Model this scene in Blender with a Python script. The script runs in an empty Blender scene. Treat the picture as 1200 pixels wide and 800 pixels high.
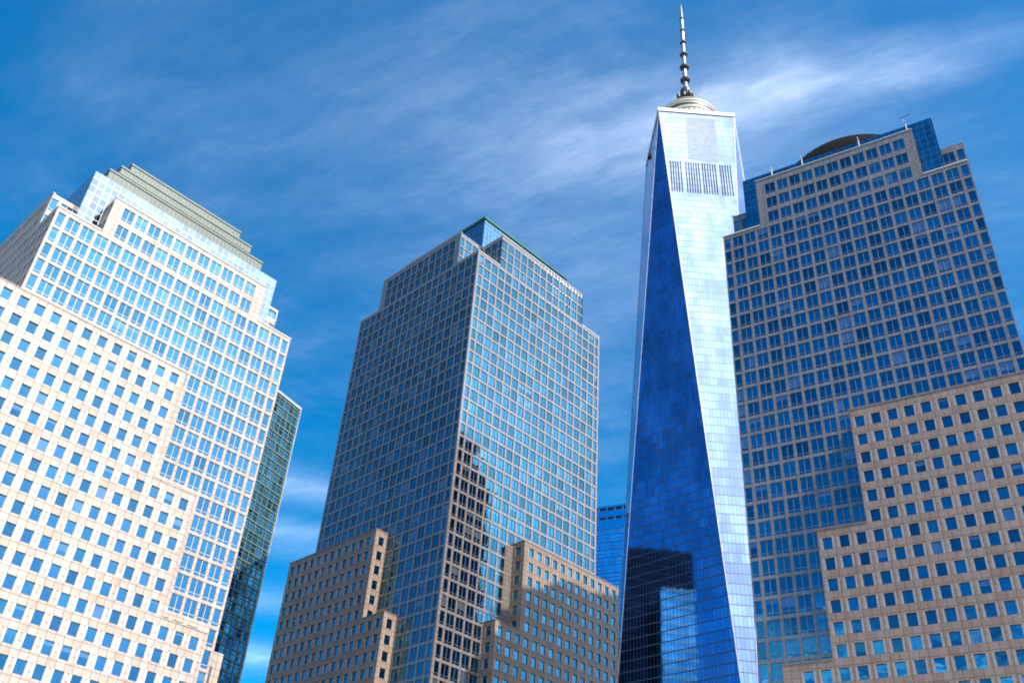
import bpy, math, random
from mathutils import Vector, Matrix
random.seed(7)
R = math.radians
sc = bpy.context.scene
COL = sc.collection
CAMZ = 1.7
FPX = 1143.0 / 1200.0
ROT = Matrix(((0.99670556, -0.08110509, 0.0),
              (-0.04757347, -0.5846333, -0.80990164),
              (0.06568715, 0.80723347, -0.58656571)))

# ------------------------------------------------------------------ camera
cd = bpy.data.cameras.new('camera'); cam = bpy.data.objects.new('camera', cd); COL.objects.link(cam)
cd.sensor_width = 36; cd.lens = 36 * FPX; cd.clip_start = 0.1; cd.clip_end = 8000
cam.matrix_world = Matrix.Translation((0, 0, CAMZ)) @ ROT.to_4x4()
sc.camera = cam

def project(p):
    c = ROT.transposed() @ (Vector(p) - Vector((0, 0, CAMZ)))
    if c.z > -1: return None
    return 0.5 + c.x / -c.z * FPX, 0.5 - c.y / -c.z * FPX * 1.5      # 0..1 inside the frame

# ------------------------------------------------------------------ node helper
class NT:
    def __init__(s, tree): s.t = tree; s.n = tree.nodes; s.l = tree.links
    def new(s, kind, **kw):
        n = s.n.new(kind)
        for k, v in kw.items(): setattr(n, k, v)
        return n
    def put(s, sock, v):
        if isinstance(v, bpy.types.NodeSocket): s.l.new(v, sock)
        elif v is not None: sock.default_value = v
    def m(s, op, a, b=None, c=None, clamp=False):
        n = s.new('ShaderNodeMath', operation=op, use_clamp=clamp)
        s.put(n.inputs[0], a)
        if b is not None: s.put(n.inputs[1], b)
        if c is not None: s.put(n.inputs[2], c)
        return n.outputs[0]
    def v(s, op, a, b=None, scale=None):
        n = s.new('ShaderNodeVectorMath', operation=op)
        s.put(n.inputs[0], a)
        if b is not None: s.put(n.inputs[1], b)
        if scale is not None: s.put(n.inputs['Scale'], scale)
        return n.outputs['Value'] if op in ('DOT_PRODUCT', 'LENGTH') else n.outputs['Vector']
    def sep(s, a):
        n = s.new('ShaderNodeSeparateXYZ'); s.put(n.inputs[0], a); return n.outputs
    def comb(s, x, y, z=0.0):
        n = s.new('ShaderNodeCombineXYZ')
        for i, q in enumerate((x, y, z)): s.put(n.inputs[i], q)
        return n.outputs[0]
    def mix(s, f, a, b, kind='MIX'):
        n = s.new('ShaderNodeMix', data_type='RGBA', blend_type=kind)
        s.put(n.inputs[0], f); s.put(n.inputs[6], a); s.put(n.inputs[7], b)
        return n.outputs[2]
    def noise(s, vec, scale, detail=4, rough=.55, dist=0.0):
        n = s.new('ShaderNodeTexNoise')
        s.put(n.inputs['Vector'], vec); n.inputs['Scale'].default_value = scale
        n.inputs['Detail'].default_value = detail; n.inputs['Roughness'].default_value = rough
        n.inputs['Distortion'].default_value = dist
        return n.outputs[0], n.outputs[1]
    def white(s, vec):
        n = s.new('ShaderNodeTexWhiteNoise'); s.put(n.inputs['Vector'], vec)
        return n.outputs['Value'], n.outputs['Color']
    def ramp(s, v, a, b, lo=0.0, hi=1.0):
        n = s.new('ShaderNodeMapRange', interpolation_type='SMOOTHSTEP')
        s.put(n.inputs[0], v)
        for i, q in enumerate((a, b, lo, hi)): n.inputs[i + 1].default_value = q
        return n.outputs[0]
    def attr(s, name):
        return s.new('ShaderNodeAttribute', attribute_name=name).outputs

def mat(name):
    m = bpy.data.materials.new(name); m.use_nodes = True
    t = NT(m.node_tree); b = t.n['Principled BSDF']
    return m, t, b
def c4(c): return (c[0], c[1], c[2], 1.0)

def plain(name, col, rough=.6, metal=0.0, var=.12, scale=.6):
    m, t, b = mat(name)
    g = t.new('ShaderNodeTexCoord').outputs['Object']
    f, _ = t.noise(g, scale, 5)
    k = t.m('MULTIPLY_ADD', f, var * 2, 1 - var)
    t.put(b.inputs['Base Color'], t.v('SCALE', tuple(col), scale=k))
    b.inputs['Roughness'].default_value = rough; b.inputs['Metallic'].default_value = metal
    return m

def granite(name, col, jx=2.95, jz=3.83, ox=0.0, oz=0.0, rough=.55, ior=1.5):
    """stone cladding: UV in metres, thin dark panel joints, every slab a slightly different tone"""
    m, t, b = mat(name)
    uv = t.new('ShaderNodeUVMap', uv_map='uv').outputs[0]
    s = t.sep(uv)
    u = t.m('ADD', t.m('DIVIDE', s[0], jx / 2), 400 + ox); v = t.m('ADD', t.m('DIVIDE', s[1], jz / 3), oz)
    fu = t.m('FRACT', u); fv = t.m('FRACT', v)
    wu = .042; wv = .048
    ju = t.m('LESS_THAN', t.m('MINIMUM', fu, t.m('SUBTRACT', 1.0, fu)), wu)
    jv = t.m('LESS_THAN', t.m('MINIMUM', fv, t.m('SUBTRACT', 1.0, fv)), wv)
    joint = t.m('MAXIMUM', ju, jv)
    cell = t.comb(t.m('FLOOR', u), t.m('FLOOR', v), 3.0)
    w, wc = t.white(cell)
    k = t.m('MULTIPLY_ADD', w, .22, .89)
    g = t.new('ShaderNodeTexCoord').outputs['Object']
    big, _ = t.noise(g, .05, 4)
    fine, _ = t.noise(g, 2.2, 6, .7)
    streak, _ = t.noise(t.v('MULTIPLY', g, (1.0, 1.0, .08)), .9, 4)
    k = t.m('MULTIPLY', k, t.m('MULTIPLY_ADD', big, .3, .85))
    k = t.m('MULTIPLY', k, t.m('MULTIPLY_ADD', fine, .24, .88))
    k = t.m('MULTIPLY', k, t.m('MULTIPLY_ADD', streak, .55, .72))
    k = t.m('MULTIPLY', k, t.m('MULTIPLY_ADD', joint, -.52, 1.0))
    warm = t.mix(w, c4((col[0] * 1.05, col[1], col[2] * .93)), c4((col[0] * .97, col[1], col[2] * 1.07)))
    t.put(b.inputs['Base Color'], t.v('SCALE', warm, scale=k))
    b.inputs['Roughness'].default_value = rough; b.inputs['IOR'].default_value = ior
    bmp = t.new('ShaderNodeBump'); bmp.inputs['Strength'].default_value = .5; bmp.inputs['Distance'].default_value = .03
    t.put(bmp.inputs['Height'], t.m('MULTIPLY', joint, -1.0)); t.put(b.inputs['Normal'], bmp.outputs[0])
    return m

def wavy(t, strength, scale=.35):
    """float-glass waviness: a slow bump"""
    g = t.new('ShaderNodeTexCoord').outputs['Object']
    f, _ = t.noise(g, scale, 2, .5)
    bmp = t.new('ShaderNodeBump'); bmp.inputs['Strength'].default_value = 1.0; bmp.inputs['Distance'].default_value = strength
    t.put(bmp.inputs['Height'], f)
    return bmp.outputs[0]

def window_glass(name, tint, spread=.35, blinds=.06):
    """mirror-coated window pane; the face attribute 'rnd' varies coating and shows some blinds"""
    m, t, b = mat(name)
    r = t.attr('rnd')['Fac']
    k = t.m('MULTIPLY_ADD', r, spread, 1 - spread / 2)
    t.put(b.inputs['Base Color'], t.v('SCALE', tuple(tint), scale=k))
    b.inputs['Metallic'].default_value = 1.0; b.inputs['Roughness'].default_value = .035
    t.put(b.inputs['Normal'], wavy(t, .02))
    d = t.new('ShaderNodeBsdfDiffuse'); d.inputs['Color'].default_value = (.42, .45, .47, 1)
    mx = t.new('ShaderNodeMixShader')
    t.put(mx.inputs[0], t.m('MULTIPLY', t.m('GREATER_THAN', r, .99), .14))
    t.l.new(b.outputs[0], mx.inputs[1]); t.l.new(d.outputs[0], mx.inputs[2])
    t.l.new(mx.outputs[0], t.n['Material Output'].inputs[0])
    return m

def curtain(name, tint, pw, ph, line=.06, lineh=.10, linecol=(.25, .3, .34), jitter=.012, spread=.3, rough=.05, ow=0.0, linemetal=.8, span=0.0, spancol=(.1, .12, .14), refl_mottle=0.0):
    """curtain wall: UV in metres, pane grid with mullion lines, each pane tilted a hair"""
    m, t, b = mat(name)
    s = t.sep(t.new('ShaderNodeUVMap', uv_map='uv').outputs[0])
    u = t.m('ADD', t.m('DIVIDE', s[0], pw), 500 + ow); v = t.m('DIVIDE', s[1], ph)
    fu = t.m('FRACT', u); fv = t.m('FRACT', v)
    ju = t.m('LESS_THAN', fu, line / pw); jv = t.m('LESS_THAN', fv, lineh / ph)
    j = t.m('MAXIMUM', ju, jv)
    w, wc = t.white(t.comb(t.m('FLOOR', u), t.m('FLOOR', v), 1.0))
    w2, _ = t.white(t.comb(t.m('FLOOR', t.m('DIVIDE', u, 4.0)), t.m('FLOOR', v), 2.0))
    k = t.m('MULTIPLY_ADD', w, spread, 1 - spread / 2)
    k = t.m('MULTIPLY', k, t.m('MULTIPLY_ADD', w2, spread * .5, 1 - spread / 4))
    if refl_mottle:                                                                # broken-up reflections put into the tint, patchy by floor and bay
        w3, _ = t.white(t.comb(t.m('FLOOR', t.m('DIVIDE', u, 3.0)), t.m('FLOOR', t.m('DIVIDE', v, 2.0)), 7.0))
        nz, _ = t.noise(t.comb(t.m('FLOOR', u), t.m('MULTIPLY', t.m('FLOOR', v), 1.6), 0.0), .13, 4, .7)
        k = t.m('MULTIPLY', k, t.m('ADD', t.m('MULTIPLY', t.ramp(nz, .40, .68), .52), t.m('MULTIPLY_ADD', w3, .10, .74)))
    col = t.v('SCALE', tuple(tint), scale=k)
    if span:
        col = t.mix(t.m('LESS_THAN', fv, span), col, c4(spancol))
    col = t.mix(j, col, c4(linecol))
    t.put(b.inputs['Base Color'], col)
    t.put(b.inputs['Metallic'], t.m('MULTIPLY_ADD', j, linemetal - 1.0, 1.0))
    t.put(b.inputs['Roughness'], t.m('MULTIPLY_ADD', j, .35, rough))
    n = t.new('ShaderNodeNewGeometry').outputs['Normal']
    off = t.v('SCALE', t.v('SUBTRACT', wc, (.5, .5, .5)), scale=jitter)
    g = t.new('ShaderNodeTexCoord').outputs['Object']
    _, nc = t.noise(g, .12, 1, .4)
    off2 = t.v('SCALE', t.v('SUBTRACT', nc, (.5, .5, .5)), scale=jitter * 1.6)
    t.put(b.inputs['Normal'], t.v('NORMALIZE', t.v('ADD', n, t.v('ADD', off, off2))))
    return m

M = {}
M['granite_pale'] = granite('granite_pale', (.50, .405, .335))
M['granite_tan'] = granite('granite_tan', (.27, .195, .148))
M['granite_brown'] = granite('granite_brown', (.28, .20, .155))
M['granite_polished'] = granite('granite_polished', (.215, .18, .16), rough=.14, ior=1.85)
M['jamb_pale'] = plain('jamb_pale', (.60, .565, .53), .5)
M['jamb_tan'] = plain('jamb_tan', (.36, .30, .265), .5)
M['coping'] = plain('coping', (.55, .5, .45), .5)
M['roofing'] = plain('roofing', (.18, .17, .16), .9)
M['frame'] = plain('frame', (.15, .17, .19), .4, .3)
M['frame_dark'] = plain('frame_dark', (.20, .25, .30), .4, .5)
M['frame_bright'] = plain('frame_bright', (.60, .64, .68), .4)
M['glass'] = window_glass('glass', (.035, .18, .255), .6)
M['glass_dark'] = window_glass('glass_dark', (.028, .195, .29), .7, .04)
M['glass_bright'] = window_glass('glass_bright', (.07, .20, .285), .5, .10)
M['copper_green'] = plain('copper_green', (.025, .13, .10), .5, .2, .25)
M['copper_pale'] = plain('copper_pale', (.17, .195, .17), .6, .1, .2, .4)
M['bronze'] = plain('bronze', (.16, .11, .085), .6, .2, .3)
M['copper_dark'] = plain('copper_dark', (.003, .0035, .0035), .95, 0, .3)
M['copper_dark'].node_tree.nodes['Principled BSDF'].inputs['Specular IOR Level'].default_value = .1
M['louvre_black'] = plain('louvre_black', (.02, .02, .03), .8)
M['louvre'] = plain('louvre', (.06, .07, .08), .6)
M['steel'] = plain('steel', (.72, .74, .76), .35, .6)
M['edge_steel'] = plain('edge_steel', (.42, .45, .50), .3, .7, .5, .5)
M['mast_steel'] = plain('mast_steel', (.24, .26, .28), .4, .4, .25, .5)
M['steel_dark'] = plain('steel_dark', (.045, .055, .06), .5, .4)
M['white_metal'] = plain('white_metal', (.80, .80, .78), .4)
M['cream_panel'] = plain('cream_panel', (.50, .47, .38), .5)
M['crown_glass'] = curtain('crown_glass', (.12, .24, .34), 1.48, 1.9, .10, .12, (.30, .42, .48))
M['crown_glass_pale'] = curtain('crown_glass_pale', (.27, .31, .35), 1.48, 1.9, .14, .16, (.46, .48, .48), linemetal=.1)
M['crown_glass_blue'] = curtain('crown_glass_blue', (.045, .22, .31), 1.48, 1.9, .08, .1, (.10, .20, .26))
M['tower_glass'] = curtain('tower_glass', (.15, .275, .56), 1.52, 4.06, .17, .42, (.09, .11, .16), jitter=.0035, spread=.12, linemetal=.6, refl_mottle=.9)
M['tower_panel'] = curtain('tower_panel', (.105, .165, .29), 1.52, 2.03, .08, .12, (.16, .19, .24), jitter=.006, spread=.2)
M['blue_wall'] = curtain('blue_wall', (.12, .55, .90), 1.52, 4.05, .07, .3, (.05, .2, .35), jitter=.02, span=.15, spancol=(.02, .2, .4))
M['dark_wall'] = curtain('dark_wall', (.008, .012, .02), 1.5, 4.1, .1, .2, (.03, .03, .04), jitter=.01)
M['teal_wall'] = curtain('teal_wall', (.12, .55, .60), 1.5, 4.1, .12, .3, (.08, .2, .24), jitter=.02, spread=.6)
M['pale_band'] = plain('pale_band', (.35, .60, .62), .5)
M['blue_band'] = plain('blue_band', (.06, .42, .72), .12, 1.0)
M['green_wall'] = curtain('green_wall', (.05, .18, .24), 1.6, 4.2, .10, .2, (.10, .2, .16), jitter=.05, spread=1.2)
M['green_fin'] = plain('green_fin', (.20, .27, .18), .4, .1, .4)
M['paving'] = plain('paving', (.12, .115, .11), .85, 0, .2)

# ------------------------------------------------------------------ mesh builder
class MB:
    def __init__(s): s.v = []; s.f = []; s.mi = []; s.uv = []; s.rnd = []; s.smooth = []
    def quad(s, pts, mi=0, uv=None, rnd=.5, smooth=False):
        i = len(s.v); s.v += [tuple(p) for p in pts]; n = len(pts)
        s.f.append(tuple(range(i, i + n))); s.mi.append(mi); s.rnd.append(rnd); s.smooth.append(smooth)
        s.uv += uv if uv else [(0.0, 0.0)] * n
    def build(s, name, mats, parent=None, loc=(0, 0, 0), rz=0.0, weld=False):
        me = bpy.data.meshes.new(name); me.from_pydata(s.v, [], s.f)
        for k in mats: me.materials.append(M[k])
        me.polygons.foreach_set('material_index', s.mi)
        me.polygons.foreach_set('use_smooth', s.smooth)
        l = me.uv_layers.new(name='uv'); l.data.foreach_set('uv', [q for p in s.uv for q in p])
        a = me.attributes.new('rnd', 'FLOAT', 'FACE'); a.data.foreach_set('value', s.rnd)
        me.update()
        o = bpy.data.objects.new(name, me); COL.objects.link(o)
        o.location = loc; o.rotation_euler = (0, 0, rz)
        if parent: o.parent = parent
        return o
    def wallquad(s, F, a, b, za, zb, d=0.0, mi=0):
        """rectangle on a facade frame F between lengths a..b, heights za..zb, d metres inside"""
        if b - a < 1e-4 or zb - za < 1e-4: return
        s.quad([F(a, za, d), F(b, za, d), F(b, zb, d), F(a, zb, d)], mi, [(a, za), (b, za), (b, zb), (a, zb)])
    def box(s, x0, x1, y0, y1, z0, z1, mi=0, faces='fblrtd', uvs=True):
        P = {'f': [(x0, y0, z0), (x1, y0, z0), (x1, y0, z1), (x0, y0, z1)],
             'b': [(x1, y1, z0), (x0, y1, z0), (x0, y1, z1), (x1, y1, z1)],
             'l': [(x0, y1, z0), (x0, y0, z0), (x0, y0, z1), (x0, y1, z1)],
             'r': [(x1, y0, z0), (x1, y1, z0), (x1, y1, z1), (x1, y0, z1)],
             't': [(x0, y0, z1), (x1, y0, z1), (x1, y1, z1), (x0, y1, z1)],
             'd': [(x0, y1, z0), (x1, y1, z0), (x1, y0, z0), (x0, y0, z0)]}
        for k in faces:
            q = P[k]
            if k in 'fb': uv = [(p[0], p[2]) for p in q]
            elif k in 'lr': uv = [(p[1], p[2]) for p in q]
            else: uv = [(p[0], p[1]) for p in q]
            s.quad(q, mi, uv)
    def fbox(s, F, a, b, za, zb, d0, d1, mi=0, rnd=.5, back=False):
        """box on a facade frame: d0 outer depth, d1 inner depth"""
        A = [F(a, za, d0), F(b, za, d0), F(b, zb, d0), F(a, zb, d0)]
        B = [F(a, za, d1), F(b, za, d1), F(b, zb, d1), F(a, zb, d1)]
        s.quad(A, mi, None, rnd)
        s.quad([B[0], A[0], A[3], B[3]], mi, None, rnd); s.quad([A[1], B[1], B[2], A[2]], mi, None, rnd)
        s.quad([A[3], A[2], B[2], B[3]], mi, None, rnd); s.quad([B[0], B[1], A[1], A[0]], mi, None, rnd)
        if back: s.quad([B[1], B[0], B[3], B[2]], mi, None, rnd)
    def lathe(s, prof, n=32, cx=0.0, cy=0.0, mi=0, smooth=True):
        for (r0, z0), (r1, z1) in zip(prof, prof[1:]):
            for k in range(n):
                a, b = 2 * math.pi * k / n, 2 * math.pi * (k + 1) / n
                p = [(cx + r0 * math.cos(a), cy + r0 * math.sin(a), z0), (cx + r0 * math.cos(b), cy + r0 * math.sin(b), z0),
                     (cx + r1 * math.cos(b), cy + r1 * math.sin(b), z1), (cx + r1 * math.cos(a), cy + r1 * math.sin(a), z1)]
                if r0 < 1e-4: p = [p[0], p[2], p[3]]
                elif r1 < 1e-4: p = p[:3]
                s.quad(p, mi, None, .5, smooth)
    def bar(s, p, q, r, mi=0, n=4):
        p, q = Vector(p), Vector(q); d = (q - p).normalized()
        u = d.cross(Vector((0, 0, 1)) if abs(d.z) < .95 else Vector((1, 0, 0))).normalized(); w = d.cross(u)
        ring = [(math.cos(2 * math.pi * (k + .5) / n) * u + math.sin(2 * math.pi * (k + .5) / n) * w) * r for k in range(n)]
        for k in range(n):
            a, b = ring[k], ring[(k + 1) % n]
            s.quad([p + a, q + a, q + b, p + b][::-1], mi)
        s.quad([p + a for a in ring], mi); s.quad([q + a for a in ring[::-1]], mi)

def frame(x0, y0, ang):
    """facade frame: length runs along angle ang (deg, local), depth runs into the building"""
    c, s_ = math.cos(R(ang)), math.sin(R(ang))
    return lambda a, z, d=0.0: (x0 + a * c - d * s_, y0 + a * s_ + d * c, z)

def thing(name, label, cat, loc=(0, 0, 0), rz=0.0, group=None):
    o = bpy.data.objects.new(name, None); COL.objects.link(o); o.location = loc; o.rotation_euler = (0, 0, rz)
    o.empty_display_size = 5
    o['label'] = label; o['category'] = cat
    if group: o['group'] = group
    return o

# ------------------------------------------------------------------ windows
STY = {'twin': (2.42, 3.16), 'half': (1.42, 3.16), 'single': (1.70, 2.22)}
def window_mb(mb, F, style, w, h, dep, rnd, tilt, blind=None):
    """glass panes + frame, F: frame whose length 0 is the window's centre and z the sill"""
    hw = w / 2; fr = .05
    if blind is None: blind = random.choice((.25, .4, .6, 1.0)) if random.random() < .07 else 0
    xs = [-hw, 0, hw] if style == 'twin' else [-hw, hw]
    zs = [0, .62, h] if style != 'single' else [0, h]
    for i in range(len(xs) - 1):
        for j in range(len(zs) - 1):
            a, b, za, zb = xs[i], xs[i + 1], zs[j], zs[j + 1]
            t1, t2 = [random.uniform(-tilt, tilt) for _ in range(2)]
            r = min(.999, max(0, rnd + random.uniform(-.08, .08))) if j or len(zs) == 2 else min(.9, rnd + .1)
            zc = zb
            if blind and zb > 1:                                            # a blind drawn part of the way down behind the pane
                zc = zb - (zb - za) * blind
            P = lambda x, z: F(x, z, dep + t1 * (x - a) / (b - a) + t2 * (z - za) / (zb - za))
            mb.quad([P(a, za), P(b, za), P(b, zc), P(a, zc)], 0, [(a, za), (b, za), (b, zc), (a, zc)], r)
            if zc < zb: mb.quad([P(a, zc), P(b, zc), P(b, zb), P(a, zb)], 0, [(a, zc), (b, zc), (b, zb), (a, zb)], .995)
    o, i_ = dep - .06, dep + .03
    mb.fbox(F, -hw, -hw + fr, 0, h, o, i_, 1); mb.fbox(F, hw - fr, hw, 0, h, o, i_, 1)
    mb.fbox(F, -hw + fr, hw - fr, 0, fr, o, i_, 1); mb.fbox(F, -hw + fr, hw - fr, h - fr, h, o, i_, 1)
    if style == 'twin': mb.fbox(F, -.055, .055, fr, h - fr, o - .02, i_, 1)
    if len(zs) == 3:
        if style == 'twin':
            mb.fbox(F, -hw + fr, -.055, .58, .67, o, i_, 1); mb.fbox(F, .055, hw - fr, .58, .67, o, i_, 1)
        else: mb.fbox(F, -hw + fr, hw - fr, .58, .67, o, i_, 1)

class Tower:
    """one granite office tower: collects the windows of all its facades"""
    def __init__(s, root, glass, fr, tilt=.011):
        s.root = root; s.win = []; s.mats = (glass, fr); s.tilt = tilt
        s.mw = Matrix.Translation(root.location) @ Matrix.Rotation(root.rotation_euler.z, 4, 'Z')
    def facade(s, mb, x0, y0, ang, L, z0, z1, cols, rows, skip=None, dep=.20, jamb=None, seen=True):
        """granite face with recessed window openings. cols: (centre, style), rows: centre heights"""
        F = frame(x0, y0, ang)
        hh = max([STY[q[1]][1] for q in cols] or [3]) / 2
        cols = sorted(cols)
        rows = sorted(r for r in rows if r - hh > z0 + .02 and r + hh < z1 - .02)
        prev = z0
        for rc in rows:
            line = []
            for c, st in cols:
                w, h = STY[st]
                if skip and skip(c, rc): continue
                line.append((c, st, w, h))
            if not line: continue
            H = max(q[3] for q in line); za, zb = rc - H / 2, rc + H / 2
            s_w = mb.wallquad; s_w(F, 0, L, prev, za)
            p = 0.0
            for c, st, w, h in line:
                a, b = c - w / 2, c + w / 2
                if jamb:
                    jw = .34
                    s_w(F, p + (jw if p > 0 else 0), a - jw, za, zb)
                    if p > 0: s_w(F, p, p + jw, za, zb, 0, 1)
                    s_w(F, a - jw, a, za, zb, 0, 1)
                else: s_w(F, p, a, za, zb)
                mb.quad([F(a, za), F(a, za, dep), F(a, zb, dep), F(a, zb)][::-1], 1 if jamb else 0, [(0, .4)] * 4)
                mb.quad([F(b, za, dep), F(b, za), F(b, zb), F(b, zb, dep)][::-1], 1 if jamb else 0, [(0, .4)] * 4)
                mb.quad([F(a, zb, dep), F(b, zb, dep), F(b, zb), F(a, zb)][::-1], 0, [(0, .4)] * 4)
                mb.quad([F(a, za), F(b, za), F(b, za, dep), F(a, za, dep)][::-1], 0, [(0, .4)] * 4)
                p = b
                s.win.append((F(c, za), ang, st, w, h, dep - .02, seen))
            if jamb and p < L - .4:
                s_w(F, p, p + .34, za, zb, 0, 1); s_w(F, p + .34, L, za, zb)
            else: s_w(F, p, L, za, zb)
            prev = zb
        mb.wallquad(F, 0, L, prev, z1)
    def finish(s, keep=100):
        ranked = []
        for i, (p, ang, st, w, h, dep, seen) in enumerate(s.win):
            if not seen: continue
            F = frame(p[0], p[1], ang)
            c = [project(s.mw @ Vector(F(a, z))) for a, z in ((-w / 2, p[2]), (w / 2, p[2]), (w / 2, p[2] + h), (-w / 2, p[2] + h))]
            if any(q is None or not (0 < q[0] < 1 and 0 < q[1] < 1) for q in c): continue
            ar = abs(sum(c[k][0] * c[(k + 1) % 4][1] - c[(k + 1) % 4][0] * c[k][1] for k in range(4)))
            ranked.append((-ar, i))
        ranked.sort(); solo = {i for _, i in ranked[:keep]}
        protos = {}
        for st in STY:
            for k in range(7):
                w, h = STY[st]
                mb = MB(); window_mb(mb, frame(0, 0, 0), st, w, h, .28 if st == 'single' else .18, [.12, .3, .45, .55, .7, .85, .5][k], s.tilt, [0, 0, 0, 0, .3, 0, .7][k])
                protos[st, k] = mb
        rest = MB(); meshes = {}
        for i, (p, ang, st, w, h, dep, seen) in enumerate(s.win):
            if i in solo:
                k = random.choice((0, 1, 2, 3, 4, 5, 1, 2, 3, 4, 6) if random.random() < .6 else (2, 3))
                if (st, k) not in meshes:
                    o = protos[st, k].build('window', s.mats); meshes[st, k] = o.data
                    COL.objects.unlink(o); bpy.data.objects.remove(o)
                o = bpy.data.objects.new('window', meshes[st, k]); COL.objects.link(o)
                o.parent = s.root; o.location = p; o.rotation_euler = (0, 0, R(ang))
            else:
                G = frame(p[0], p[1], ang)
                window_mb(rest, lambda a, z, d=0.0: G(a, p[2] + z, d), st, w, h, dep, random.random(), s.tilt)
        o = rest.build('window', s.mats, s.root); o['kind'] = 'stuff'

PITCH = 2.95; FLOOR = 3.83
def span(c0, lo, hi, pitch=PITCH, style='single', margin=1.2):
    out = []; k = math.floor((lo - c0) / pitch)
    while c0 + k * pitch < hi - margin:
        c = c0 + k * pitch
        if c > lo + margin: out.append((c, style))
        k += 1
    return out
def main_cols(L, pitch=PITCH):
    """half bays at both corners, twin bays between"""
    n = int((L - 3.2) // pitch); e = (L - n * pitch) / 2
    p = (L - 2 * e) / n
    return [(e - .37 - .67, 'half')] + [(e + (k + .5) * p, 'twin') for k in range(n)] + [(L - e + .37 + .67, 'half')]

def coping(mb, x0, x1, y0, y1, z, w=.5, h=.35, out=.12):
    """a flat cap along the four edges of a roof, standing proud of the walls"""
    mb.box(x0 - out, x1 + out, y0 - out, y0 + w, z, z + h); mb.box(x0 - out, x1 + out, y1 - w, y1 + out, z, z + h)
    mb.box(x0 - out, x0 + w, y0 + w, y1 - w, z, z + h); mb.box(x1 - w, x1 + out, y0 + w, y1 - w, z, z + h)

def plus_shaft(T, Lx, Ly, zs, za, nx0, nx1, rows_main, rows_arm, wallmat, skips, glassmat, core, zcore, bold=False, xoff=0.0):
    """shaft z 0..zs, then a plus-shaped top (corners notched 9 m) to za, a glass core inside it to zcore"""
    root = T.root
    w = MB()
    cx = main_cols(Lx); cy = main_cols(Ly)
    T.facade(w, 0, 0, 0, Lx, 0, zs, cx, rows_main, skips.get('f'))
    T.facade(w, 0, Ly, -90, Ly, 0, zs, cy, rows_main, skips.get('l'))
    T.facade(w, Lx, 0, 90, Ly, 0, zs, cy, rows_main, skips.get('r'), seen=False)
    T.facade(w, Lx, Ly, 180, Lx, 0, zs, cx, rows_main, None, seen=False)
    w.build('wall', (wallmat,), root)
    N = 9.0
    # arms
    u = MB()
    ax = [(c, s_) for c, s_ in cx if N + .9 < c < Lx - N - .9 and s_ == 'twin']
    ay = [(c, s_) for c, s_ in cy if N + .9 < c < Ly - N - .9 and s_ == 'twin']
    sx = lambda cols: [(c - N, s_) for c, s_ in cols]
    T.facade(u, N, .02, 0, Lx - 2 * N, zs, za, sx(ax), rows_arm)
    T.facade(u, .02, Ly - N, -90, Ly - 2 * N, zs, za, sx(ay), rows_arm)
    T.facade(u, Lx - .02, N, 90, Ly - 2 * N, zs, za, sx(ay), rows_arm, seen=False)
    T.facade(u, Lx - N, Ly - .02, 180, Lx - 2 * N, zs, za, sx(ax), rows_arm, seen=False)
    ax = [(N + 1.05, 'half')] + ax + [(Lx - N - 1.05, 'half')]; ay = [(N + 1.05, 'half')] + ay + [(Ly - N - 1.05, 'half')]
    near = [(.84, 'half'), (3.35, 'twin'), (6.3, 'twin')]; away = [(N - c, s_) for c, s_ in near]
    # the eight short returns in the notches
    for x0, y0, ang, rt in ((N, N, -90, away), (Lx - N, .02, 90, near), (.02, N, 0, near), (Lx - N, N, 0, away), (N, Ly - .02, -90, near), (Lx - N, Ly - N, 90, away), (Lx - .02, Ly - N, 180, near), (N, Ly - N, 180, away)):
        T.facade(u, x0, y0, ang, N - .02, zs, za, rt, rows_arm, seen=False)
    u.build('upper_wall', (wallmat,), root)
    r = MB()
    r.box(0, Lx, 0, Ly, zs - .5, zs - .02, 0, 't')
    r.box(N, Lx - N, .3, Ly - .3, za - .5, za - .1, 0, 't'); r.box(.3, N, N, Ly - N, za - .5, za - .1, 0, 't'); r.box(Lx - N, Lx - .3, N, Ly - N, za - .5, za - .1, 0, 't')
    r.build('roof', ('roofing',), root)
    c = MB()
    for (a, b, y) in ((0, N - .1, 0), (Lx - N + .1, Lx, 0)):
        c.box(a - (.1 if a == 0 else 0), b + (.1 if b == Lx else 0), -.12, .45, zs, zs + .3)
        c.box(a - (.1 if a == 0 else 0), b + (.1 if b == Lx else 0), Ly - .45, Ly + .12, zs, zs + .3)
    for (a, b) in ((.45, N - .1), (Ly - N + .1, Ly - .45)):
        c.box(-.12, .45, a, b, zs, zs + .3); c.box(Lx - .45, Lx + .12, a, b, zs, zs + .3)
    c.box(N - .1, Lx - N + .1, -.12, .4, za, za + .2); c.box(N - .1, Lx - N + .1, Ly - .4, Ly + .12, za, za + .2)
    c.box(-.12, .4, N - .1, Ly - N + .1, za, za + .2); c.box(Lx - .4, Lx + .12, N - .1, Ly - N + .1, za, za + .2)
    c.build('coping', ('coping',), root)
    g = MB(); g.box(core, Lx - core, core, Ly - core, zs - .3, zcore, 0, 'fblr')
    g.build('glass_crown', (glassmat,), root)
    t = MB(); t.box(core + .2, Lx - core - .2, core + .2, Ly - core - .2, zcore - .8, zcore - .3, 0, 't')
    t.build('crown_roof', ('roofing',), root)

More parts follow.
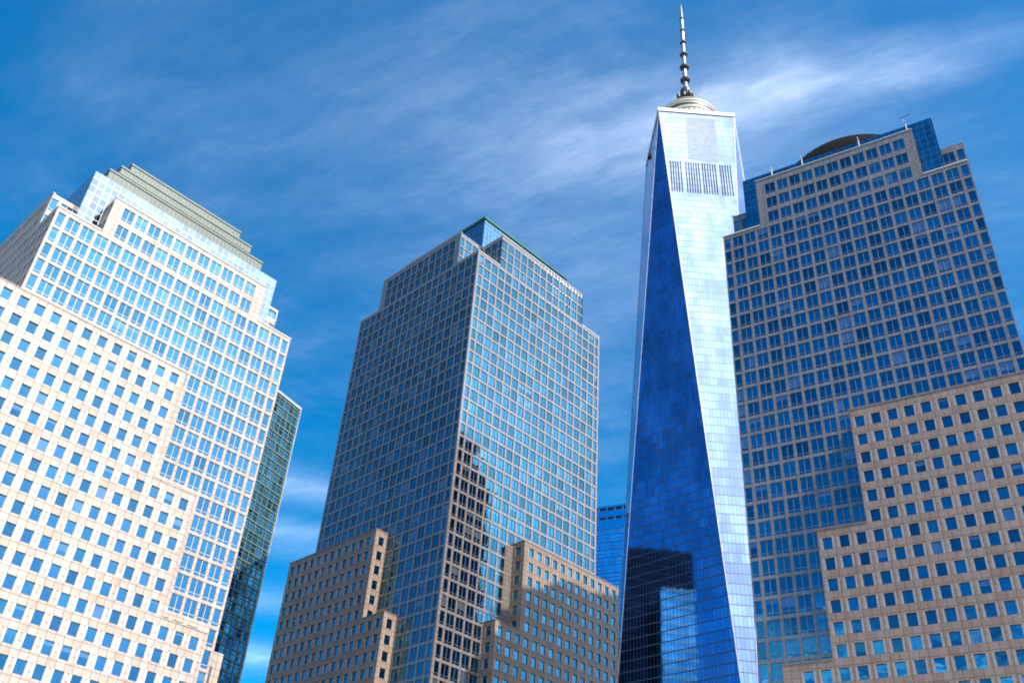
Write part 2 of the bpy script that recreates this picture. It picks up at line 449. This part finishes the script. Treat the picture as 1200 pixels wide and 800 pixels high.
def tier(T, name, x0, x1, y0, y1, z0, z1, fc, lc, rc, rows, wallmat, jamb, cap=None, seen=('f', 'l')):
    """one lower setback tier of a wing: granite box with punched windows and a capped roof edge"""
    m = MB()
    T.facade(m, x0, y0, 0, x1 - x0, z0, z1, [(c - x0, s_) for c, s_ in fc], rows, dep=.30, jamb=True, seen='f' in seen)
    T.facade(m, x0, y1, -90, y1 - y0, z0, z1, [(y1 - c, s_) for c, s_ in lc], rows, dep=.30, jamb=True, seen='l' in seen)
    T.facade(m, x1, y0, 90, y1 - y0, z0, z1, [(c - y0, s_) for c, s_ in rc], rows, dep=.30, jamb=True, seen='r' in seen)
    m.box(x0, x1, y0, y1, z0, z1, 0, 'b')
    m.box(x0, x1, y0, y1, z0, z1 - .25, 0, 't')
    o = m.build(name, (wallmat, jamb), T.root)
    c = MB(); cx0, cx1, cy0, cy1 = cap
    c.box(cx0 - .08, cx1, cy0 - .08, cy0 + .45, z1, z1 + .22) if cy0 == y0 else c.box(cx0, cx1, cy0, cy0 + .45, z1, z1 + .22)
    if cx0 == x0: c.box(cx0 - .08, cx0 + .45, cy0 + .45, cy1, z1, z1 + .22)
    if cx1 == x1: c.box(cx1 - .45, cx1 + .08, cy0 + .45, cy1, z1, z1 + .22)
    c.build('coping', (wallmat,), o)
    return o

def math_angle(az): return R(90 - az)

# ================================================================== tower C (centre)
K = (-11.9, 216.3)
rC = thing('office_tower', 'tan granite office tower with glass crown and green copper roof edge, in the middle', 'skyscraper', (K[0], K[1], 0), math_angle(46.5))
TC = Tower(rC, 'glass', 'frame')
LxC, LyC = 55.3, 54.8
rows_w = [103.6 - FLOOR * k for k in range(24)]
plus_shaft(TC, LxC, LyC, 190.2, 202.5, 9, 46.5, [187.5 - FLOOR * k for k in range(46)], [191.85, 195.55, 199.25], 'granite_polished',
           {'f': lambda u, z: (u > 21.5 and z < 106) or (u > 13.6 and z < 83) or (u > 4.5 and z < 60),
            'l': lambda u, z: (LyC - u > 21.5 and z < 106) or (LyC - u > 13.4 and z < 83) or (LyC - u > 4.5 and z < 60)},
           'crown_glass', 8.2, 213.6)
g = MB()                                                                    # copper cornice round the glass crown
coping(g, 8.2, LxC - 8.2, 8.2, LyC - 8.2, 213.6, 1.2, .9, .35); coping(g, 8.6, LxC - 8.6, 8.6, LyC - 8.6, 214.5, 1.2, .5, .1)
g.build('copper_cornice', ('copper_green',), rC)
g = MB(); a = 10.5                                                          # the copper pyramid, hidden behind the cornice from below
pk = (LxC / 2, LyC / 2, 226); B4 = [(a, a, 214), (LxC - a, a, 214), (LxC - a, LyC - a, 214), (a, LyC - a, 214)]
for k in range(4): g.quad([B4[k], B4[(k + 1) % 4], pk])
g.build('pyramid_roof', ('copper_green',), rC)
GC = lambda c: [(q, s_) for q, s_ in c]
tC = [('wing', 22.7, 60.4, -4, 30, 83.0, 106.0), ('wing', 14.5, 60.4, -4, 30, 59.8, 83.0), ('wing', 5.6, 60.4, -4, 30, 0, 59.8)]
for i, (n, x0, x1, y0, y1, z0, z1) in enumerate(tC):
    tier(TC, n, x0, x1, y0, y1, z0, z1, span(25.37, x0, x1, 2.99, 'single', 1.6), [(-2.0, 'single')], span(-1.6, y0, y1, 2.99), rows_w, 'granite_tan', 'jamb_tan', cap=(x0, x1 if i == 0 else tC[i - 1][1], -4, -.1))
tL = [('wing', 22.7, 60.1, -4, 20, 83.0, 106.3), ('wing', 14.5, 60.1, -4, 20, 59.8, 83.0), ('wing', 5.6, 60.1, -4, 5, 0, 59.8)]
for i, (n, y0, y1, x0, x1, z0, z1) in enumerate(tL):
    tier(TC, n, x0, x1, y0, y1, z0, z1, [(-2.0, 'single')], span(25.37, y0, y1, 2.99, 'single', 1.6), [], rows_w, 'granite_brown', 'jamb_tan', cap=(x0, -.1, y0, y1 if i == 0 else tL[i - 1][1]))
TC.finish()

# ================================================================== tower R (right)
PR = (47.706, 169.733)
rR = thing('office_tower', 'tan granite office tower with a dark dome behind its glass crown, at the right edge', 'skyscraper', (PR[0], PR[1], 0), math_angle(123.4))
TR = Tower(rR, 'glass_dark', 'frame_dark')
LxR, LyR = 54.0, 61.0
rows_r = [100.7 - FLOOR * k for k in range(24)]
plus_shaft(TR, LxR, LyR, 159.8, 174.1, 9, 45, [157.2 - FLOOR * k for k in range(38)], [161.6, 166.1, 170.6], 'granite_polished',
           {'f': lambda u, z: (u > 21.6 and z < 103) or (u > 12.8 and z < 80) or (u > 4.2 and z < 57)},
           'crown_glass_blue', 4.6, 180.4)
for x0, z0, z1, xc in ((22.7, 80.4, 103.45, 58.5), (13.9, 57.3, 80.4, 22.7), (5.3, 0, 57.3, 13.9)):
    tier(TR, 'wing', x0, 58.5, -4, 30, z0, z1, span(24.4, x0, 58.5, PITCH, 'single', 1.4), [(-2.0, 'single')], span(-1.6, -4, 30), rows_r, 'granite_brown', 'jamb_tan', cap=(x0, xc, -4, -.1))
d = MB(); cx, cy = LxR / 2, 27.0
RD, ZD = 22.4, 175.0
prof = [(RD * math.cos(R(q)), ZD + RD * math.sin(R(q))) for q in list(range(8, 90, 4)) + [90]]
d.lathe(prof, 64, cx, cy); o = d.build('dome', ('copper_dark',), rR)
d = MB(); 
for q in range(0, 360, 6):                                                  # ribs and rings standing on the dome
    pts = [(cx + RD * math.cos(R(e)) * math.cos(R(q)), cy + RD * math.cos(R(e)) * math.sin(R(q)), ZD + RD * math.sin(R(e))) for e in range(10, 71, 10)]
    for p_, q_ in zip(pts, pts[1:]): d.bar(p_, q_, .09)
d.build('dome_rib', ('copper_dark',), o)
d = MB()
for x in (12, 19.5, 33, 43.8):
    d.box(x, x + .22, 4.3, 4.5, 178.2, 181.1); d.box(x, x + .22, 3.6, 4.3, 180.9, 181.1)
d.build('davit_post', ('white_metal',), rR)
d = MB(); d.bar((43.9, 4.9, 180.0), (43.9, 4.9, 182.0), .10); d.bar((43.9, 4.9, 182.0), (43.1, 4.2, 182.9), .08); d.bar((43.1, 4.2, 182.9), (45.2, 4.2, 183.4), .08)
d.build('roof_crane', ('steel_dark',), rR)
TR.finish()

# ================================================================== tower L (left)
PL = (-88.395, 139.93)
rL = thing('office_tower', 'sunlit pale granite office tower with a stepped roof, at the left edge', 'skyscraper', (PL[0], PL[1], 0), math_angle(46))
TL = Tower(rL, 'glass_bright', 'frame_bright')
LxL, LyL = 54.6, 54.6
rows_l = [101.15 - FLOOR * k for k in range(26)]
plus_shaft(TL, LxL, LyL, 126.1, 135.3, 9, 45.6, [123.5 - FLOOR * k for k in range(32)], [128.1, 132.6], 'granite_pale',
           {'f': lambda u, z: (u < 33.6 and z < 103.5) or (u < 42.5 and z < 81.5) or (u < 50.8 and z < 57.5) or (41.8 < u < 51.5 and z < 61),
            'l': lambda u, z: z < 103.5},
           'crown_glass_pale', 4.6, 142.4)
for a, z0, z1, wv in ((7.8, 140.5, 147.6, 0), (10.4, 147.2, 152.3, 1), (12.9, 151.8, 156.6, 2)):
    g = MB(); g.box(a, LxL - a, a, LyL - a, z0, z1, 0, 'fblr')
    g.box(a, LxL - a, a, LyL - a, z0, z1 - .3, 0, 't')
    F4 = [frame(a, a, 0), frame(a, LyL - a, -90), frame(LxL - a, a, 90), frame(LxL - a, LyL - a, 180)]
    W = LxL - 2 * a
    for F in F4:                                                            # standing seams and a projecting top rail
        k = 0
        while k * 1.0 < W - .2:
            g.fbox(F, k * 1.0 + .1, k * 1.0 + .2, z0, z1 - .5, -.14, 0); k += 1
        g.fbox(F, -.1, W + .1, z1 - .35, z1 + .1, -.17, .4, 0); g.fbox(F, -.02, W + .02, (z0 + z1) / 2 + .4, (z0 + z1) / 2 + .52, -.16, 0)
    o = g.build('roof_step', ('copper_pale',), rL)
    if wv == 0:
        b = MB()
        for F in F4: b.fbox(F, -.05, W + .05, z0, z0 + 3.2, -.32, 0)
        b.build('bronze_band', ('bronze',), o)
for x1, z0, z1, xc in ((32.47, 80.75, 103.3, -9), (41.45, 57.5, 80.75, 32.47), (50.4, 0, 57.5, 41.45)):
    y1 = 50 if z0 > 80 else 30
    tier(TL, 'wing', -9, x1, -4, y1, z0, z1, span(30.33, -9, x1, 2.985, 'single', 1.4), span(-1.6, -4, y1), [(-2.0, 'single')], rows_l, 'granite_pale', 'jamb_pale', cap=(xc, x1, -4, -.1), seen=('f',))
m = MB(); m.box(48, 57.0, .6, 24, 0, 56.6, 0, 'flrt')
o = m.build('side_bay', ('granite_pale',), rL)
m = MB(); F = frame(54.6, .6, 0)
for z in (50.5, 45, 39.5, 34): 
    m.fbox(F, .35, .75, z, z + 3.4, -.01, .3)
m.build('window_slot', ('louvre',), o)
m0 = MB(); F = frame(0, 0, 0)
for k in range(5): m0.fbox(F, -1.05, 1.05, .22 * k, .22 * k + .13, -.10, .02)
vm = m0.build('vent_grille', ('louvre',), rL)
vpos = [43.3, 46.25, 49.2]
vm.location = (vpos[0], 0, 58.3)
for x in vpos[1:]:
    c = vm.copy(); COL.objects.link(c); c.location = (x, 0, 58.3)
m = MB(); m.box(48.6, 51.5, 5.5, 9.0, 126, 131.0, 0, 'flrt'); m.build('penthouse', ('granite_pale',), rL)
m = MB(); m.box(49.6, 54.3, 9.4, 15, 135.5, 138.0, 0, 'flrbt')
o = m.build('roof_pavilion', ('crown_glass',), rL)
m = MB(); m.box(49.3, 54.6, 9.1, 15.2, 138.0, 138.6, 0); m.box(49.3, 54.6, 9.1, 15.2, 135.35, 135.8, 0)
for x in (49.3, 51.9, 54.4): m.box(x, x + .2, 9.1, 9.3, 135.8, 138.0)
m.build('white_rail', ('white_metal',), o)
TL.finish()

# ================================================================== tower W (tall tapered glass tower)
WX, WY = 89.0, 369.6
rW = thing('glass_skyscraper', 'very tall tapering glass skyscraper with a spire, one face white, one deep blue', 'skyscraper', (WX, WY, 0))
st, sb, zt, zb = 40.6, 61.0, 415.6, 57.0
top = [Vector((st / 2 ** .5 * math.sin(R(45 + 90 * k)), st / 2 ** .5 * math.cos(R(45 + 90 * k)), zt)) for k in range(4)]
bot = [Vector((sb / 2 ** .5 * math.sin(R(90 * k)), sb / 2 ** .5 * math.cos(R(90 * k)), zb)) for k in range(4)]
def tri(name, a, b, c, matn, kinds=None):
    """one triangular face; a-b is its horizontal side, uv in metres along that side"""
    n = (b - a).cross(c - a).normalized(); ctr = (a + b + c) / 3
    if n.dot(Vector((ctr.x, ctr.y, 0))) < 0: a, b = b, a
    d = (b - a).normalized(); mid = (a + b) / 2
    up = (c - mid).normalized() * (1 if c.z > mid.z else -1)
    m = MB(); P = [a, b, c]
    m.quad(P, 0, [((p - mid).dot(d), (p - mid).dot(up) + (0 if c.z > mid.z else zt)) for p in P])
    m.build(name, (matn,), rW)
    return d, up, mid
for k in range(4):
    kp = (k + 1) % 4
    tri('glass_face', top[k], top[kp], bot[kp], 'tower_glass')               # wide at the roof, pointed at the base
    tri('glass_face', bot[k], bot[kp], top[k], 'tower_glass')                # wide at the base, pointed at the roof
for k in range(4):                                                          # bright steel edges
    for q in (k, (k + 1) % 4):
        m = MB(); m.bar(top[k] * 1.0, bot[q], .15 if (k, q) == (2, 3) else .28, 0, 6); m.build('edge_trim', ('edge_steel',), rW)
m = MB()
hs = st / 2
for F in (frame(-hs, -hs, 0), frame(-hs, hs, -90), frame(hs, -hs, 90), frame(hs, hs, 180)):
    m.fbox(F, -.5, st + .5, zt - .3, zt + 2.2, -.45, .5, 0, back=True)
m.box(-hs + .5, hs - .5, -hs + .5, hs - .5, zt - 1, zt - .5, 0, 't')
m.build('parapet', ('white_metal',), rW)
m = MB(); m.box(-30.5, 30.5, -30.5, 30.5, 0, 57, 0, 'fblr')
o = m.build('base', ('tower_panel',), rW); o.rotation_euler = (0, 0, R(45)); 
# louvre slots and the paler mechanical panel on the face towards the camera (k=1: top[1]-top[2] to bot[2])
A, Bv, C_ = top[1], top[2], bot[2]
if A.x > Bv.x: A, Bv = Bv, A
dx = (Bv - A).normalized(); mid = (A + Bv) / 2; up = (mid - C_).normalized(); nn = dx.cross(up).normalized()
if nn.y > 0: nn = -nn
def Fw(x, z, d=0.0):
    """x along the face from its axis, z world height, d inward"""
    s_ = (z - mid.z) / up.z
    return tuple(mid + dx * x + up * s_ - nn * d)
lv0 = MB()
for gi, (xa, n) in enumerate(((-16.0, 5), (-8.1, 6), (.3, 6), (9.4, 5))):
    for j in range(n):
        x = xa + j * 1.3
        m = MB(); m.fbox(Fw, x, x + .62, 351.5, 374.5, -.16, .05); m.build('louvre', ('louvre_black',), rW)
m = MB(); Q = [Fw(-5.9, 377, -.08), Fw(9.6, 377, -.08), Fw(9.6, 412, -.08), Fw(-5.9, 412, -.08)]
m.fbox(Fw, -5.9, 9.6, 377, 412, -.08, .05); 
m.uv = [(p[0], p[2]) for p in m.v]; m.build('mechanical_panel', ('tower_panel',), rW)
# roof ring
m = MB()
m.lathe([(17.2, 416), (17.2, 424.5), (17.6, 424.8), (17.6, 426), (16.8, 426.4), (16.7, 430.6), (17.1, 431), (17.0, 432.2), (16.0, 432.6), (15.2, 434.6), (15.4, 435), (14.6, 436.2), (11.5, 438.4), (7, 440), (3, 441), (0, 441.4)], 64)
o = m.build('roof_ring', ('cream_panel',), rW)
m = MB()
for k in range(40):
    a_ = R(9 * k); m.bar((17.4 * math.cos(a_), 17.4 * math.sin(a_), 417), (17.4 * math.cos(a_), 17.4 * math.sin(a_), 424.6), .16)
m.lathe([(16.95, 427.6), (16.95, 429.2), (16.5, 429.2)], 56); m.lathe([(15.9, 433.2), (15.7, 434.2), (15.2, 434.2)], 40)
m.build('ring_strut', ('steel_dark',), o)
# spire
m = MB()
m.lathe([(1.8, 436), (1.4, 452), (1.15, 470), (1.0, 492), (.9, 515), (.8, 526), (.85, 527), (.65, 535), (.28, 540.8), (0, 541.5)], 14)
sp = m.build('spire', ('mast_steel',), rW)
for z, r, h in ((526.8, 1.3, .8), (514.9, 1.55, 1.1), (503.1, 1.9, 1.5), (491.7, 2.35, 1.8), (479.8, 2.8, 2.3), (468.2, 2.9, 2.7)):
    m = MB(); m.lathe([(.6, z - h * .75), (r * .75, z - h * .55), (r, z - h * .1), (r, z + h * .15), (r * .6, z + h * .5), (.6, z + h * .7)], 14)
    for q in range(8): m.bar((r * math.cos(q * .785), r * math.sin(q * .785), z - h * .6), (r * math.cos(q * .785), r * math.sin(q * .785), z + h * .7), .12)
    m.build('spire_ring', ('steel_dark',), sp)
for z0, z1, r in ((504.5, 514, 1.2), (516, 526, 1.1), (492.8, 501.5, 1.15), (481.4, 489.6, 1.05), (470.4, 478, 1.2)):
    m = MB(); m.lathe([(r * .7, z0), (r, z0 + .8), (r, z1 - .8), (r * .7, z1)], 12); m.build('antenna_shroud', ('mast_steel',), sp)
m = MB()
m.lathe([(1.5, 461), (3.2, 459), (3.6, 456), (3.2, 453), (4.4, 452), (4.4, 450.6), (2.2, 449), (2.4, 446), (3.4, 445.6), (3.0, 437)], 12)
for q in range(9):
    a_ = q * .698; rr = 5.2 if q % 2 else 4.4
    m.bar((2 * math.cos(a_), 2 * math.sin(a_), 452), (rr * math.cos(a_), rr * math.sin(a_), 451), .2)
    m.lathe([(0, 449.3), (1.1, 450), (1.1, 452.6), (0, 453.2)], 8, rr * math.cos(a_), rr * math.sin(a_))
m.build('antenna_cluster', ('steel_dark',), sp)
for q in range(6):
    a_ = R(60 * q + 15)
    m = MB(); m.bar((1.6 * math.cos(a_), 1.6 * math.sin(a_), 462), (12.4 * math.cos(a_), 12.4 * math.sin(a_), 437.6), .06); m.build('guy_cable', ('steel_dark',), sp)
m = MB(); m.box(-24.9, -23.2, -12, -9.5, 389, 391.5); m.bar((-24, -10.7, 391.4), (-20.5, -10.7, 400), .12); m.box(-25.1, -23.0, -12.2, -9.3, 388.7, 389)
m.build('maintenance_cradle', ('steel_dark',), rW)

# ================================================================== the blue block between tower C and tower W
r7 = thing('blue_glass_tower', 'blue glass office block glimpsed between the middle tower and the spired skyscraper', 'office block', (50.7, 446.6, 0), math_angle(116))
m = MB(); m.box(-38, 46, 0, 45, 0, 219.2, 0, 'fblr'); m.build('glass_wall', ('blue_wall',), r7)
m = MB(); F = frame(-38, 0, 0)
for k in range(40):
    z = 213.0 - 4.02 * k
    m.fbox(F, 0, 84, z - .5, z, -.12, .05)
m.build('floor_band', ('frame_dark',), r7)
m = MB(); m.box(-37.5, 45.5, .6, 44, 219, 226, 0, 'fblrt'); o = m.build('plant_screen', ('louvre',), r7)
m = MB()
for z0, z1 in ((213.6, 219.0), (220.3, 223.9), (225.5, 226.6)): m.fbox(F, 0, 84, z0, z1, -.16, .6)
m.build('parapet_band', ('blue_band',), r7)
m = MB()
for k in range(20): m.fbox(F, 4.2 * k, 4.2 * k + .3, 219.0, 225.5, -.05, .55)
m.build('screen_post', ('steel',), r7)

# ================================================================== green glass tower behind tower L
rG = thing('green_glass_tower', 'dark green glass office tower rising behind the right edge of the pale stone tower', 'office block', (-92.14, 377.4, 0), math_angle(31))
m = MB(); m.box(-75, 0, 0, 48, 0, 227.6, 0, 'fblr'); m.box(-75, 0, 0, 48, 0, 226.6, 0, 't'); m.build('glass_wall', ('green_wall',), rG)
F = frame(-75, 0, 0)
m = MB()
for k in range(52):
    z = 226.0 - 4.2 * k
    m.fbox(F, 0, 74.9, z, z + .42, -.38, .02); m.fbox(F, 0, 74.9, z - 1.5, z - 1.32, -.22, .02)
m.build('floor_fin', ('green_fin',), rG)
m = MB()
for k in range(24): m.fbox(F, 3.2 * k + .2, 3.2 * k + .42, 8, 227, -.30, .02)
m.build('mullion', ('green_fin',), rG)
m = MB(); m.box(-.3, .12, -.42, .3, 0, 228.6); m.box(-75, -.3, -.42, .3, 227.4, 228.6); m.build('corner_trim', ('steel',), rG)

rD = thing('unseen_dark_block', 'unseen black slab office block, added to be mirrored in the blue face of the skyscraper', 'office block', (-60.5, 317, 0))  # out of view behind tower C, added only for its reflection in tower W
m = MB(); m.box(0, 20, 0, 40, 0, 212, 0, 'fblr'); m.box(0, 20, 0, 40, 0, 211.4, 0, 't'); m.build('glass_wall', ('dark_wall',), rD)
m = MB()
for F, W in ((frame(0, 0, 0), 20), (frame(20, 0, 90), 40)):
    for k in range(50): m.fbox(F, 0, W, 211 - 4.1 * k, 211.35 - 4.1 * k, -.12, .02)
m.build('floor_band', ('steel_dark',), rD)
rT = thing('unseen_teal_block', 'unseen shorter teal glass office block, added to be mirrored in the blue skyscraper face', 'office block', (-38, 321.5, 0))  # also unseen, added for the teal reflection inside the dark one
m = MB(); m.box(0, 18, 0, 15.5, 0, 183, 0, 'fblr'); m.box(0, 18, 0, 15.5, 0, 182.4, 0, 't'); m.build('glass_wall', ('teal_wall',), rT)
m = MB()
for F, W in ((frame(0, 0, 0), 18), (frame(18, 0, 90), 15.5)):
    for k in range(44): m.fbox(F, 0, W, 181.6 - 4.1 * k, 183 - 4.1 * k, -.35, .02)
m.build('floor_band', ('pale_band',), rT)

# ================================================================== ground
m = MB(); m.quad([(-4000, -4000, 0), (4000, -4000, 0), (4000, 4000, 0), (-4000, 4000, 0)])
o = m.build('ground', ('paving',)); o['kind'] = 'structure'; o['label'] = 'flat grey paved plaza at the foot of the towers'

# ================================================================== sky and sun
SUN_AZ, SUN_EL = 136.0, 50.0
w = bpy.data.worlds.new('World'); sc.world = w; w.use_nodes = True
t = NT(w.node_tree); bg = t.n['Background']
sky = t.new('ShaderNodeTexSky', sky_type='NISHITA'); sky.sun_disc = False
sky.sun_elevation = R(SUN_EL); sky.sun_rotation = R(SUN_AZ); sky.altitude = 50; sky.air_density = 1.0; sky.dust_density = .6; sky.ozone_density = 2.0
hsv = t.new('ShaderNodeHueSaturation'); hsv.inputs['Hue'].default_value = .491; hsv.inputs['Saturation'].default_value = 1.75; hsv.inputs['Value'].default_value = 1.0
t.l.new(sky.outputs[0], hsv.inputs['Color'])
D = t.v('NORMALIZE', t.new('ShaderNodeTexCoord').outputs['Generated'])
dz = t.sep(D)
zc = t.m('ADD', t.m('MAXIMUM', dz[2], 0.0), .1)
P = t.comb(t.m('DIVIDE', dz[0], zc), t.m('DIVIDE', dz[1], zc), 0.0)
# wispy cirrus: stretched, warped noise on a plane overhead
_, wc = t.noise(P, 2.6, 5, .6)
Pw = t.v('ADD', P, t.v('SCALE', t.v('SUBTRACT', wc, (.5, .5, .5)), scale=.07))
def stretched(ang, sx, sy):
    c, s_ = math.cos(R(ang)), math.sin(R(ang))
    return t.comb(t.m('MULTIPLY', t.v('DOT_PRODUCT', Pw, (c, s_, 0)), sx), t.m('MULTIPLY', t.v('DOT_PRODUCT', Pw, (-s_, c, 0)), sy), 0.0)
n1, _ = t.noise(stretched(-24, 1.6, 5.2), 1.7, 10, .66)
n3, _ = t.noise(stretched(-38, 2.2, 9.0), 3.2, 10, .72)
n4, _ = t.noise(stretched(20, 2.0, 4.0), 1.9, 9, .66)
n2, _ = t.noise(Pw, 2.1, 6, .6)
wisp = t.m('MULTIPLY', t.ramp(n1, .36, .78), t.ramp(n2, .30, .72))
def streak(cx, cy, ang, la, lb, amp):
    p = t.v('SUBTRACT', P, (cx, cy, 0)); p = t.v('ADD', p, t.v('SCALE', t.v('SUBTRACT', wc, (.5, .5, .5)), scale=.16))
    c, s_ = math.cos(R(ang)), math.sin(R(ang))
    a_ = t.m('DIVIDE', t.v('DOT_PRODUCT', p, (c, s_, 0)), la); b_ = t.m('DIVIDE', t.v('DOT_PRODUCT', p, (-s_, c, 0)), lb)
    e = t.m('ADD', t.m('MULTIPLY', a_, a_), t.m('MULTIPLY', b_, b_))
    return t.m('MULTIPLY', t.m('EXPONENT', t.m('MULTIPLY', e, -1.0)), amp)
masks = [streak(.31, .690, -21, .15, .024, 1.05), streak(.235, .728, -8, .12, .045, .6), streak(.12, .78, -15, .22, .09, .28), streak(.0, .82, -5, .25, .12, .2),
         streak(.45, .60, -20, .2, .02, .28), streak(.60, .83, -25, .22, .05, .22), streak(-.36, .80, -50, .22, .08, .18), streak(-.16, .70, -35, .22, .06, .14), streak(.40, 1.0, -20, .42, .33, .2), streak(.03, .90, -30, .34, .24, .32), streak(-.48, .72, -55, .20, .07, .20), streak(.12, 1.05, -60, .35, .10, .22),
         streak(-.36, 1.65, 0, .25, .05, 1.1), streak(-.36, 1.80, 0, .25, .04, .7), streak(-.55, 2.12, 0, .3, .05, .6), streak(-.56, 2.42, 5, .5, .08, .9), streak(-.3, 1.9, 5, .4, .05, .2)]
tot = masks[0]
for q in masks[1:]: tot = t.m('ADD', tot, q)
fib = t.m('MULTIPLY_ADD', t.m('MULTIPLY', t.ramp(n1, .24, .80), t.m('MULTIPLY_ADD', t.ramp(n3, .25, .78), .55, .45)), .80, .22)
cl = t.m('ADD', t.m('MULTIPLY', t.m('MULTIPLY', tot, fib), .55), t.m('MULTIPLY', t.m('ADD', t.m('MULTIPLY', wisp, t.m('MULTIPLY_ADD', t.ramp(n3, .25, .7), .5, .5)), t.m('MULTIPLY', t.ramp(n4, .38, .75), t.ramp(n2, .36, .7))), .10))
# haze glow round the sun and a band of bright cloud low behind the viewer
def dirv(az, el): return (math.cos(R(el)) * math.sin(R(az)), math.cos(R(el)) * math.cos(R(az)), math.sin(R(el)))
sd = t.m('MAXIMUM', t.v('DOT_PRODUCT', D, dirv(SUN_AZ, SUN_EL)), 0.0)
glow = t.m('ADD', t.m('MULTIPLY', t.m('POWER', sd, 5.0), .12), t.m('MULTIPLY', t.m('POWER', sd, 20.0), .9))
def lobe(az, el, k, amp):  # bright patch added to the unseen sky for glass faces to mirror
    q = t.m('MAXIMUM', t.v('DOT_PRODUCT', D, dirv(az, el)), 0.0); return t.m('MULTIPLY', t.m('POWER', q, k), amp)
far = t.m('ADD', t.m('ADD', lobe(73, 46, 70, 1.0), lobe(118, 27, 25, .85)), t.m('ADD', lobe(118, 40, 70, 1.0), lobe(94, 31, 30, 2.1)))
warm = t.m('MULTIPLY', t.m('ADD', t.m('ADD', lobe(168, 56, 150, 2.9), lobe(167, 46, 150, 2.3)), t.m('ADD', lobe(166, 36, 150, 1.8), lobe(165.5, 26, 150, 1.5))), t.m('MULTIPLY_ADD', n2, .4, .8))  # warm patches added so the tall tower's front face mirrors white
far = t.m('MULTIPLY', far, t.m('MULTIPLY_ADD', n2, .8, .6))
low = t.m('MULTIPLY', t.m('MULTIPLY', t.ramp(dz[2], .37, .27), t.ramp(n1, .42, .62)), t.ramp(dz[1], -.35, -.6))
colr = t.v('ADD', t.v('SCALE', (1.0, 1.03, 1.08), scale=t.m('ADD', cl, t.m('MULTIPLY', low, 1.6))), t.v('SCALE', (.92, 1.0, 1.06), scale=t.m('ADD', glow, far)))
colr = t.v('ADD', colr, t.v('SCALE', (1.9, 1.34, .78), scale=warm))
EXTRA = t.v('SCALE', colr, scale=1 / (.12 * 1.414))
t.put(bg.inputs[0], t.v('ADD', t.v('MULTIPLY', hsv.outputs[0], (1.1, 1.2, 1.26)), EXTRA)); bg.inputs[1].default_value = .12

sl = bpy.data.lights.new('sun', 'SUN'); sl.energy = 5.0; sl.angle = R(.53); sl.color = (1.0, .92, .81)
so = bpy.data.objects.new('sun', sl); COL.objects.link(so)
so.rotation_euler = Vector(dirv(SUN_AZ, SUN_EL)).to_track_quat('Z', 'Y').to_euler()

sc.view_settings.view_transform = 'Standard'; sc.view_settings.look = 'None'; sc.view_settings.gamma = 1
sc.view_settings.exposure = .5
sc.cycles.filter_width = 1.9; sc.cycles.caustics_reflective = False; sc.cycles.caustics_refractive = False; sc.cycles.max_bounces = 8; sc.cycles.glossy_bounces = 5; sc.cycles.sample_clamp_indirect = 3; sc.cycles.blur_glossy = 1.0
